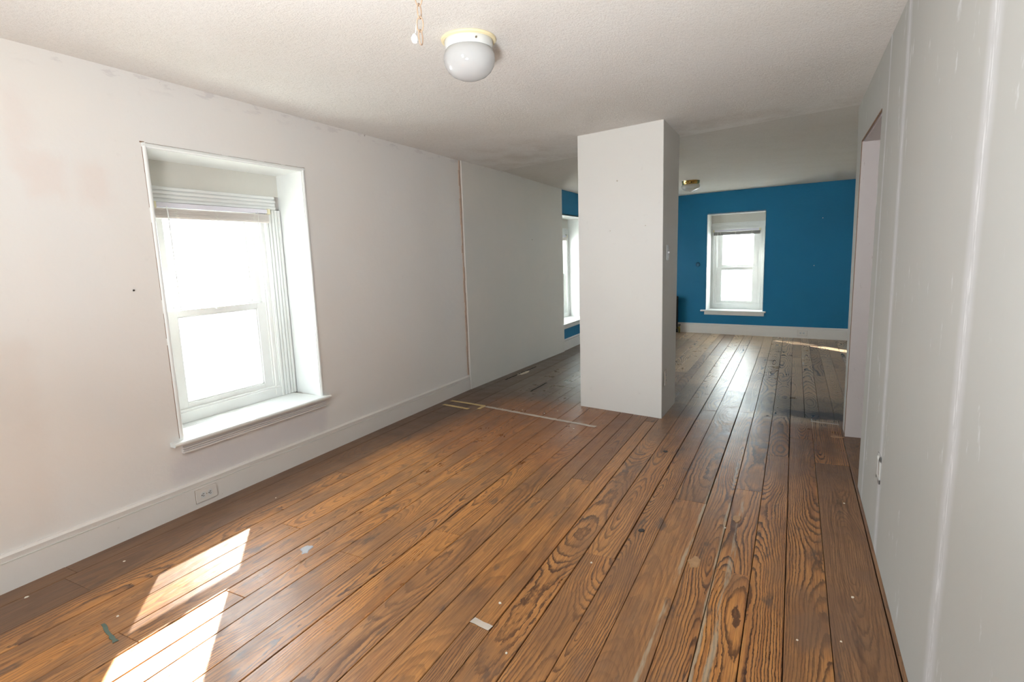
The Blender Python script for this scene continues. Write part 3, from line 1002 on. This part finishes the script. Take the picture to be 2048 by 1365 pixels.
# ------------------------------------------------------------------ blinds (each its own thing, raised to a stack)
def make_blind(label, O, rz, a0, a1, zt, zb, d, n=15, ms=None):
    ms = ms or M_slat
    b = empty('window_blind', O, rz)
    tag(b, label, 'blind', 'raised mini blinds at the windows')
    MB().box(a0, a1, d - .025, d, zt - .028, zt).build('headrail', M_slat_white, b, bevel=.002)
    for (aa, m) in ((a0 - .006, 0), (a1 - .014, 1)):
        MB().box(aa, aa + .024, d - .031, d + .002, zt - .034, zt + .004).build('bracket', M_ivory, b, bevel=.002)
    z0, z1 = zb + .010, zt - .033
    st = (z1 - z0) / n
    bm = MB()
    bm.prism([(-.014, -.0012), (-.0145, 0), (-.014, .0012), (0, .0018), (.014, .0012), (.014, -.0012), (0, -.0006)], (a0 + .004, 0, 0), (a1 - .004, 0, 0), (0, 1, 0), (0, 0, 1))
    s0 = bm.build('slat', ms, b, (0, d - .013, z0))
    s0.rotation_euler = (-.02, 0, 0)
    for k in range(1, n):
        c = s0.copy(); COL.objects.link(c); c.parent = b
        c.location = (rnd.uniform(-.001, .001), d - .013 + rnd.uniform(-.002, .002), z0 + st * k)
        c.rotation_euler = (-.02 + rnd.uniform(-.02, .02), 0, 0)
    MB().box(a0 + .002, a1 - .002, d - .024, d - .002, zb - .002, zb + .010).build('bottom_rail', ms, b, bevel=.003)
    # tilt wand
    MB().tube([(a0 + .075, d - .032, zt - .02), (a0 + .077, d - .036, zt - .06), (a0 + .082, d - .036, zt - .66)], [.0022, .0036, .0036], 8).build('wand', M_vinyl, b, smooth=True)
    # lift cord
    MB().tube([(a1 - .095, d - .030, zt - .02), (a1 - .095, d - .033, zt - .3), (a1 - .092, d - .03, zt - .9), (a1 - .10, d - .04, .46 if zt > 1.7 else zt - 1.0)], .0012, 6).build('lift_cord', M_cord, b)
    # bunched ladder cords
    for f in (.16, .49, .84):
        a = a0 + (a1 - a0) * f
        r4 = random.Random(int(f * 100))
        pts_ = []
        for k in range(26):
            tt = k / 25
            pts_.append((a + r4.uniform(-.016, .016), d - .030 - r4.uniform(0, .008), z1 + .003 - (z1 - zb + .004) * tt))
        MB().tube(pts_, .0011, 5).build('ladder_cord', M_cord, b)
    return b


make_blind('grey mini blind raised to a stack in the near window of the left wall', (0, WY0, 0), R90, .16, .965, 1.786, 1.694, .300, 16)
make_blind('small end of a raised mini blind in the window just left of the pillar', (.09, W2Y0, 0), R90, .16, .93, 1.70, 1.62, .292, 14)
make_blind('small grey mini blind raised at the top of the far blue wall window', (FO.x, FO.y, 0), TH, .04, .772, 1.718, 1.632, .236, 14, plain('blind_slat_dull_grey', srgb(158, 156, 152), 0.4))


# ------------------------------------------------------------------ ceiling lights
def light_near():
    L_ = empty('ceiling_light', (1.690, 2.355, 2.400))
    tag(L_, 'white opal mushroom ceiling light with cream rim near the top of the room', 'ceiling light')
    MB().lathe([(0, 0), (.136, 0), (.139, -.004), (.137, -.012), (.126, -.016), (.120, -.012), (0, -.010)], 56).build('ceiling_pan', M_cream, L_, smooth=True)
    MB().lathe([(.120, -.010), (.122, -.022), (.118, -.046), (.113, -.052), (.108, -.046), (0, -.044)], 56).build('collar', M_enamel, L_, smooth=True)
    pr = [(.104, -.044), (.110, -.050), (.121, -.062), (.128, -.082), (.129, -.104), (.123, -.130), (.109, -.154), (.087, -.174), (.058, -.187), (.030, -.194), (0, -.196)]
    MB().lathe(pr, 56).build('glass_shade', M_globe, L_, smooth=True, angle=80)
    bm = MB().lathe([(0, -.006), (.004, -.006), (.005, 0), (.004, .003), (0, .003)], 10, axis='y')
    o = bm.build('thumb_screw', M_screw, L_, (.0905, -.082, -.034), smooth=True)
    o.rotation_euler = (0, 0, math.radians(48))
    L_.scale = (.92, .92, .92)
    return L_


def light_far():
    L_ = empty('ceiling_light', (1.752, 8.11, 2.347))
    tag(L_, 'small polished brass ceiling light with clear ribbed glass bowl by the far blue wall', 'ceiling light')
    MB().lathe([(0, 0), (.135, 0), (.138, -.005), (.130, -.018), (.134, -.024), (.128, -.040), (.131, -.046), (.122, -.058), (0, -.056)], 48).build('brass_pan', M_brass, L_, smooth=True, angle=25)
    MB().lathe([(.110, -.052), (.132, -.066), (.140, -.084), (.136, -.104), (.112, -.130), (.070, -.152), (.030, -.163), (.012, -.172), (0, -.176)], 48).build('glass_shade', M_globe, L_, smooth=True, angle=80)
    MB().lathe([(0, -.008), (.005, -.008), (.006, 0), (0, .002)], 10, axis='y').build('thumb_screw', M_black, L_, (.03, -.131, -.04))
    L_.scale = (.88, .88, .88)
    return L_


light_near()
light_far()

# ------------------------------------------------------------------ hanging chain
ch = empty('hanging_chain', (2.325, 1.07, 2.40))
tag(ch, 'pale peach link chain with a white bead hanging near the top edge', 'chain')


def link_mesh(w, h, r):
    pts_ = []
    for k in range(20):
        a = 2 * math.pi * k / 20
        pts_.append((w * math.cos(a), 0, h * math.sin(a)))
    bm = MB().tube(pts_, r, 7, closed=True)
    return bm


z_ = -.012
k = 0
proto = None
while z_ > -.53:
    if proto is None:
        proto = link_mesh(.0075, .0155, .0014).build('link', M_pale, ch, smooth=True)
        o = proto
    else:
        o = proto.copy(); COL.objects.link(o); o.parent = ch
    o.location = (0, 0, z_ - .004)
    o.rotation_euler = (0, 0, .25 + (k % 2) * 1.35)
    z_ -= .0265
    k += 1
bz = -.516
MB().tube([(-.001, 0, -.47), (-.012, .002, -.492), (-.017, .003, bz + .004)], .0007, 6).build('bead_thread', M_cord, ch)
MB().lathe([(0, .010), (.004, .008), (.0078, .001), (.0082, -.004), (.0055, -.010), (0, -.012)], 18).build('bead', M_bead, ch, (-.018, .003, bz), smooth=True)

# ------------------------------------------------------------------ outlets and switch
def outlet(name, label, loc, rot, horizontal, sc=1.0, cat='outlet'):
    o = empty(name, loc)
    o.rotation_euler = rot
    tag(o, label, cat)
    w, h = (.0575, .035)
    if not horizontal: w, h = h, w
    w *= sc; h *= sc
    MB().box(-w - .0015, w + .0015, -.0015, 0, -h - .002, h + .0005).build('plate_shadow', M_crack_and_shadow, o)  # dark rim painted around the plate as its edge shadow
    MB().box(-w, w, -.007, 0, -h, h).build('plate', M_plate, o, bevel=.002)
    for s in (-1, 1):
        cxx, czz = (s * .0195 * sc, 0) if horizontal else (0, s * .0195 * sc)
        r = .0165 * sc
        prof = []
        for k in range(24):
            a = 2 * math.pi * k / 24
            q = (r * math.cos(a), r * math.sin(a))
            q = (q[0], max(-.013 * sc, min(.013 * sc, q[1]))) if horizontal is False else (max(-.013 * sc, min(.013 * sc, q[0])), q[1])
            prof.append(q)
        rc = MB().prism(prof, (cxx, -.0085, czz), (cxx, -.004, czz), (1, 0, 0), (0, 0, 1)).build('receptacle', M_recept, o)
        bm = MB()
        if horizontal:
            bm.box(cxx - .004, cxx + .005, -.0092, -.008, czz + .0042, czz + .0076)
            bm.box(cxx - .004, cxx + .005, -.0092, -.008, czz - .0076, czz - .0042)
            bm.box(cxx - .0115, cxx - .0060, -.0092, -.008, czz - .0028, czz + .0028)
        else:
            bm.box(cxx + .0045, cxx + .0070, -.0092, -.008, czz - .004, czz + .005)
            bm.box(cxx - .0070, cxx - .0045, -.0092, -.008, czz - .004, czz + .005)
            bm.box(cxx - .0022, cxx + .0022, -.0092, -.008, czz - .0105, czz - .0060)
        bm.build('slot', M_slot, rc)
    MB().lathe([(0, -.0078), (.003, -.0074), (.0034, -.005)], 10, axis='y').build('screw', M_screw, o)
    return o


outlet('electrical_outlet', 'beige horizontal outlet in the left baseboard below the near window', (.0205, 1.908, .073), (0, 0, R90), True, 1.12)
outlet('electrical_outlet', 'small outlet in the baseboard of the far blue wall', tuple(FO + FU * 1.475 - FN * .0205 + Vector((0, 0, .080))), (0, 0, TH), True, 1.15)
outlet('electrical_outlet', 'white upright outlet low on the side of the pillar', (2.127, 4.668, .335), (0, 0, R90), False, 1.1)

sw = empty('light_switch', (2.131, 4.68, 1.388))
sw.rotation_euler = (0, 0, R90)
tag(sw, 'white toggle light switch on the shaded side of the pillar', 'light switch')
MB().box(-.038, .038, -.007, 0, -.062, .062).build('plate', M_enamel, sw, bevel=.003)
MB().hexa([(-.005, -.022, -.004), (.005, -.022, -.004), (.005, -.004, -.010), (-.005, -.004, -.010),
           (-.005, -.024, .006), (.005, -.024, .006), (.005, -.004, .010), (-.005, -.004, .010)]).build('toggle', M_enamel, sw, bevel=.001)
for s in (-1, 1):
    MB().lathe([(0, -.0088), (.003, -.0084), (.0034, -.006)], 10, axis='y').build('screw', M_screw, sw, (0, 0, s * .045))

# low-voltage mounting bracket in the right wall (open ring frame, faces -x)
br = empty('wall_bracket', (XR, 2.86, .395))
br.rotation_euler = (0, 0, -R90)
tag(br, 'white plastic electrical box ring set low in the right wall', 'electrical box')
bm = MB()
bm.box(-.045, -.024, -.007, 0, -.062, .062)
bm.box(.024, .045, -.007, 0, -.062, .062)
bm.box(-.045, .045, -.007, 0, .040, .062)
bm.box(-.045, .045, -.007, 0, -.062, -.040)
bm.build('ring', M_enamel, br, bevel=.002)
MB().box(-.024, .024, -.0015, .001, -.040, .040).build('opening', M_rawwood, br)
MB().box(-.006, .006, -.012, -.006, .044, .060).build('tab', M_enamel, br, bevel=.001)

# ------------------------------------------------------------------ small wall items
n_ = MB().lathe([(0, -.006), (.0045, -.005), (.005, -.002), (.0018, 0), (.0018, .004)], 12, axis='y').build('nail', M_nail, None, (.001, 1.671, 1.290))
n_.rotation_euler = (0, 0, R90)
tag(n_, 'dark nail head in the white wall left of the near window', 'nail')
n2 = MB().lathe([(0, -.008), (.004, -.007), (.0045, -.003), (.0018, 0), (.0018, .004)], 12, axis='y').build('nail', M_screw, None, (.101, 6.42, 1.60))
n2.rotation_euler = (0, 0, R90)
tag(n2, 'small nail in the grey drywall panel near the blue wall', 'nail')
q = FO + FU * -.144 + Vector((0, 0, 1.163))
cv = empty('wall_cover', (q.x, q.y, q.z), TH)
tag(cv, 'round cover painted blue on the far wall left of the window', 'cover plate')
MB().lathe([(0, -.010), (.028, -.010), (.034, -.006), (.036, 0)], 28, axis='y').build('disc', M_blueplate, cv, smooth=True)
MB().box(-.004, .004, -.014, -.008, -.012, .014).build('lug', M_blue, cv)
for (aa, zz, lb) in ((1.672, 1.809, 'small white wall anchor high on the far blue wall, right of the window'),
                     (1.587, 1.112, 'small white wall anchor lower on the far blue wall, right of the window')):
    q = FO + FU * aa
    s_ = MB().lathe([(0, -.004), (.005, -.003), (.006, 0)], 12, axis='y').build('wall_anchor', M_bead, None, (q.x, q.y, zz))
    s_.rotation_euler = (0, 0, TH)
    tag(s_, lb, 'wall anchor')

# ------------------------------------------------------------------ radiator against the far wall, mostly hidden by the pillar
rq = FO + FU * -1.075 - FN * .13
rad = empty('radiator', (rq.x, rq.y, 0), TH)
tag(rad, 'dark cast iron radiator at the far blue wall, edge showing past the pillar', 'radiator')


def rad_section():
    bm = MB()
    for yy in (-.055, 0, .055):
        bm.tube([(0, yy, .095), (0, yy, .60)], .020, 10)
    for zc in (.105, .59):
        bm.tube([(0, -.078, zc), (0, -.055, zc + (.018 if zc > .3 else -.018)), (0, .055, zc + (.018 if zc > .3 else -.018)), (0, .078, zc)], [.016, .026, .026, .016], 10)
    return bm


sec0 = rad_section().build('section', M_bronze, rad, (0, 0, 0), smooth=True)
for k in range(1, 12):
    c = sec0.copy(); COL.objects.link(c); c.parent = rad
    c.location = (k * .055, 0, 0)
bm = MB()
for xx in (0, .605):
    for yy in (-.055, .055):
        bm.tube([(xx, yy, .09), (xx, yy * 1.1, 0.0)], [.018, .022], 8)
ft = bm.build('feet', M_bronze, rad, smooth=True); ft['kind'] = 'stuff'
v = MB()
v.tube([(.62, 0, .088), (.672, 0, .088)], .014, 10)
v.tube([(.672, 0, 0), (.672, 0, .05), (.672, 0, .125)], [.012, .018, .012], 10)
vv = v.build('valve', M_valve, rad, smooth=True)
MB().lathe([(0, .148), (.020, .147), (.024, .140), (.022, .132), (.006, .128), (.006, .12)], 16, .672, 0, 0).build('valve_handle', M_black, vv, smooth=True)
MB().lathe([(.0, .66), (.010, .655), (.012, .64), (0, .63)], 12, .612, -.02, -.02).build('air_vent', M_screw, rad, smooth=True)

# ------------------------------------------------------------------ tape, marks and debris on the floor
def strip(name, mat, pts2, w, label, cat, z=.0016, jag=.0, seed=1, group=None, th=.0012):
    r = random.Random(seed)
    bm = bmesh.new()
    L_, R_ = [], []
    n = max(4, int(sum((Vector(b) - Vector(a)).length for a, b in zip(pts2, pts2[1:])) / .02))
    P_ = [Vector((*q, 0)) for q in pts2]
    # resample
    seg = [(b - a).length for a, b in zip(P_, P_[1:])]
    tot = sum(seg)
    smp = []
    for k in range(n + 1):
        d = tot * k / n
        i = 0
        while i < len(seg) - 1 and d > seg[i]:
            d -= seg[i]; i += 1
        t_ = min(1, d / seg[i])
        smp.append((P_[i].lerp(P_[i + 1], t_), (P_[i + 1] - P_[i]).normalized()))
    top, bot = [], []
    for (q, dr) in smp:
        nrm = Vector((-dr.y, dr.x, 0))
        a = q + nrm * (w / 2 + r.uniform(-jag, jag)); b = q - nrm * (w / 2 + r.uniform(-jag, jag))
        top.append((bm.verts.new((a.x, a.y, z + th)), bm.verts.new((b.x, b.y, z + th))))
        bot.append((bm.verts.new((a.x, a.y, z)), bm.verts.new((b.x, b.y, z))))
    for k in range(n):
        bm.faces.new((top[k][0], top[k][1], top[k + 1][1], top[k + 1][0]))
        bm.faces.new((bot[k][1], bot[k][0], bot[k + 1][0], bot[k + 1][1]))
        bm.faces.new((bot[k][0], top[k][0], top[k + 1][0], bot[k + 1][0]))
        bm.faces.new((top[k][1], bot[k][1], bot[k + 1][1], top[k + 1][1]))
    bm.faces.new((top[0][1], top[0][0], bot[0][0], bot[0][1]))
    bm.faces.new((top[-1][0], top[-1][1], bot[-1][1], bot[-1][0]))
    bmesh.ops.recalc_face_normals(bm, faces=bm.faces)
    me = bpy.data.meshes.new(name); bm.to_mesh(me); bm.free()
    me.materials.append(mat)
    o = bpy.data.objects.new(name, me); COL.objects.link(o)
    return tag(o, label, cat, group)


strip('masking_tape', M_tape, [(.09, 4.30), (.41, 4.245)], .038, 'tan strip of masking tape on the floor nearest the viewer beside the left baseboard', 'tape', jag=.002)
strip('masking_tape', M_tape, [(.085, 4.445), (.33, 4.415), (.50, 4.385)], .036, 'longer tan masking tape strip running from the left baseboard to the grey tape line', 'tape', jag=.002, seed=2)
strip('masking_tape', M_tape, [(.50, 4.385), (.50, 4.27)], .036, 'short tan masking tape piece turned toward the viewer at the end of the long strip', 'tape', jag=.002, seed=3, z=.0030)
strip('tape_line', M_tapegrey, [(.52, 4.375), (1.0, 4.28), (1.68, 4.150)], .040, 'long grey worn tape line crossing the boards in front of the pillar', 'tape', jag=.003, seed=4)
strip('tape_line', M_tapegrey, [(3.24, 4.905), (3.435, 4.88)], .022, 'short pale strip across the dark boards beside the doorway', 'tape', jag=.003, seed=5)
strip('tape_line', M_tapegrey, [(2.008, 1.655), (2.098, 1.64)], .030, 'short grey strip across the end of one board near the bottom edge', 'tape', jag=.002, seed=6)
strip('paint_mark', M_teal, [(.668, 1.02), (.753, 1.0), (.833, .984)], .016, 'grey-green paint dash on the boards left of the sunlit patch', 'paint mark', jag=.004, seed=7)
strip('floor_hole', M_dark, [(.672, 5.05), (.672, 5.47)], .020, 'dark open gap between boards left of the pillar', 'hole', jag=.003, seed=8)
strip('floor_hole', M_dark, [(.165, 5.45), (.19, 6.25)], .018, 'dark gap at the foot of the grey drywall panel', 'hole', jag=.004, seed=9)


def blob(name, mat, x, y, r0, label, cat, seed, th=.002, ax=1.0, z=.001, group=None, rot=0):
    r = random.Random(seed)
    n = 14
    prof = []
    for k in range(n):
        a = 2 * math.pi * k / n
        rr = r0 * r.uniform(.65, 1.15)
        u_, v_ = rr * math.cos(a), rr * math.sin(a) * ax
        prof.append((u_ * math.cos(rot) - v_ * math.sin(rot), u_ * math.sin(rot) + v_ * math.cos(rot)))
    o = MB().prism((prof, [(q[0] * .8, q[1] * .8) for q in prof]), (0, 0, 0), (0, 0, th), (1, 0, 0), (0, 1, 0)).build(name, mat, None, (x, y, z))
    return tag(o, label, cat, group)


blob('paint_mark', plain('blue_grey_paint', srgb(178, 178, 182), .5, var=.2, scale=50), .978, 1.775, .030, 'pale blue-grey paint blot on the boards right of the sunlit patch', 'paint mark', 1, ax=1.5, rot=.5)
blob('paint_mark', M_smear, 3.40, 4.55, .045, 'pale plaster blot on the boards at the doorway jamb', 'paint mark', 2, ax=.6)
blob('paint_mark', M_smear, 2.722, 2.42, .030, 'beige filler patch on a board near the right side', 'paint mark', 3, ax=1.8)
blob('paint_mark', M_smear, 2.86, 2.93, .022, 'tan filler patch beside the pale streak on the right boards', 'paint mark', 4, ax=2.4)
blob('paint_mark', M_chip, .20, 5.85, .045, 'white plaster smear on the floor at the foot of the drywall panel', 'paint mark', 5, ax=3.0, th=.001)

CH = [(.332, 2.137, 'white paint chip on the boards beside the baseboard outlet'),
      (.238, 1.331, 'white paint chip near the left baseboard, left of the sunlit patch'),
      (.150, .981, 'white paint chip by the left baseboard at the left edge of the picture'),
      (.671, 1.075, 'white paint chip just above the grey-green dash on the floor'),
      (.710, 4.354, 'white chip just behind the grey tape line, nearest the left wall'),
      (.900, 4.388, 'white crumb behind the middle of the grey tape line'),
      (1.213, 4.469, 'white crumb behind the grey tape line, nearest the pillar'),
      (1.529, 4.040, 'white chip in front of the right end of the grey tape line'),
      (3.367, 3.337, 'cream chip on the dark right-hand board below the doorway'),
      (2.814, 2.80, 'cream chip beside the tan filler patch on the right boards'),
      (3.136, 2.04, 'bright white chip on the striped board near the right bottom corner'),
      (2.300, 2.224, 'white crumb in the middle of the boards below the dark knot'),
      (2.058, 1.79, 'white crumb above the short grey strip near the bottom edge'),
      (2.214, 1.547, 'white crumb right of the short grey strip near the bottom edge'),
      (3.334, 2.404, 'cream chip on the wide dull board beside the right wall'),
      (3.275, 2.095, 'cream chip low on the wide dull board, close to the right bottom corner')]
for i, (cx_, cy_, lb) in enumerate(CH):
    blob('paint_chip', M_chip, cx_, cy_, .0045 + .0035 * ((i * 37) % 5) / 4, lb, 'paint chip', 30 + i, th=.0025, z=.0014, group='paint chips scattered on the floor')
M_knot = plain('dark_knot_resin', (0.02, 0.014, 0.012), 0.4, var=.4, scale=60)
for (kx, ky, kr, sd_, lb) in [(2.435, 2.61, .016, 60, 'dark knot in a plain board in the middle foreground'), (2.312, 3.79, .018, 61, 'dark knot in the boards in front of the pillar'),
                          (2.92, 4.957, .012, 62, 'small black hole in the boards right of the pillar')]:
    blob('knot', M_knot, kx, ky, kr, lb, 'knot', sd_, th=.0008, ax=1.4)

# ------------------------------------------------------------------ outside
g = MB().box(-40, 45, -30, 50, -3.3, -3.2).build('ground', M_ground)
tag(g, 'pale yard far below the windows', kind='structure')


def house(label, x0, x1, y0, y1, ze, zr, mat, ridge='y', wins=()):
    h = empty('neighbour_house', ((x0 + x1) / 2, (y0 + y1) / 2, -3.2))
    tag(h, label, 'house')
    cx_, cy_ = (x0 + x1) / 2, (y0 + y1) / 2
    a, b = (x1 - x0) / 2, (y1 - y0) / 2
    MB().box(-a, a, -b, b, 0, ze + 3.2).build('walls', mat, h)
    bm = MB()
    e = .35
    if ridge == 'y':
        bm.prism([(-a - e, ze + 3.2), (a + e, ze + 3.2), (0, zr + 3.2)], (0, -b - e, 0), (0, b + e, 0), (1, 0, 0), (0, 0, 1))
    else:
        bm.prism([(-b - e, ze + 3.2), (b + e, ze + 3.2), (0, zr + 3.2)], (-a - e, 0, 0), (a + e, 0, 0), (0, 1, 0), (0, 0, 1))
    bm.build('roof', M_roof, h)
    for (wx, wy, wz, hor) in wins:
        bm = MB()
        if hor == 'x': bm.box(wx - .45, wx + .45, wy - .05, wy + .05, wz, wz + 1.4)
        else: bm.box(wx - .05, wx + .05, wy - .45, wy + .45, wz, wz + 1.4)
        bm.build('window', M_trim, h)
    return h


house('pale neighbouring house outside the near left window', -16, -9, -3, 9, 0.4, 2.6, M_siding, 'y', [(3.5, -2, 1.2, 'y'), (3.5, 2, 1.2, 'y')])
house('pale house with grey roof beyond the far window', -1.5, 6.5, 19, 25, -0.6, 1.1, M_siding, 'x', [(-2, -3, .8, 'x'), (1.5, -3, .8, 'x')])

bpy.context.view_layer.update()
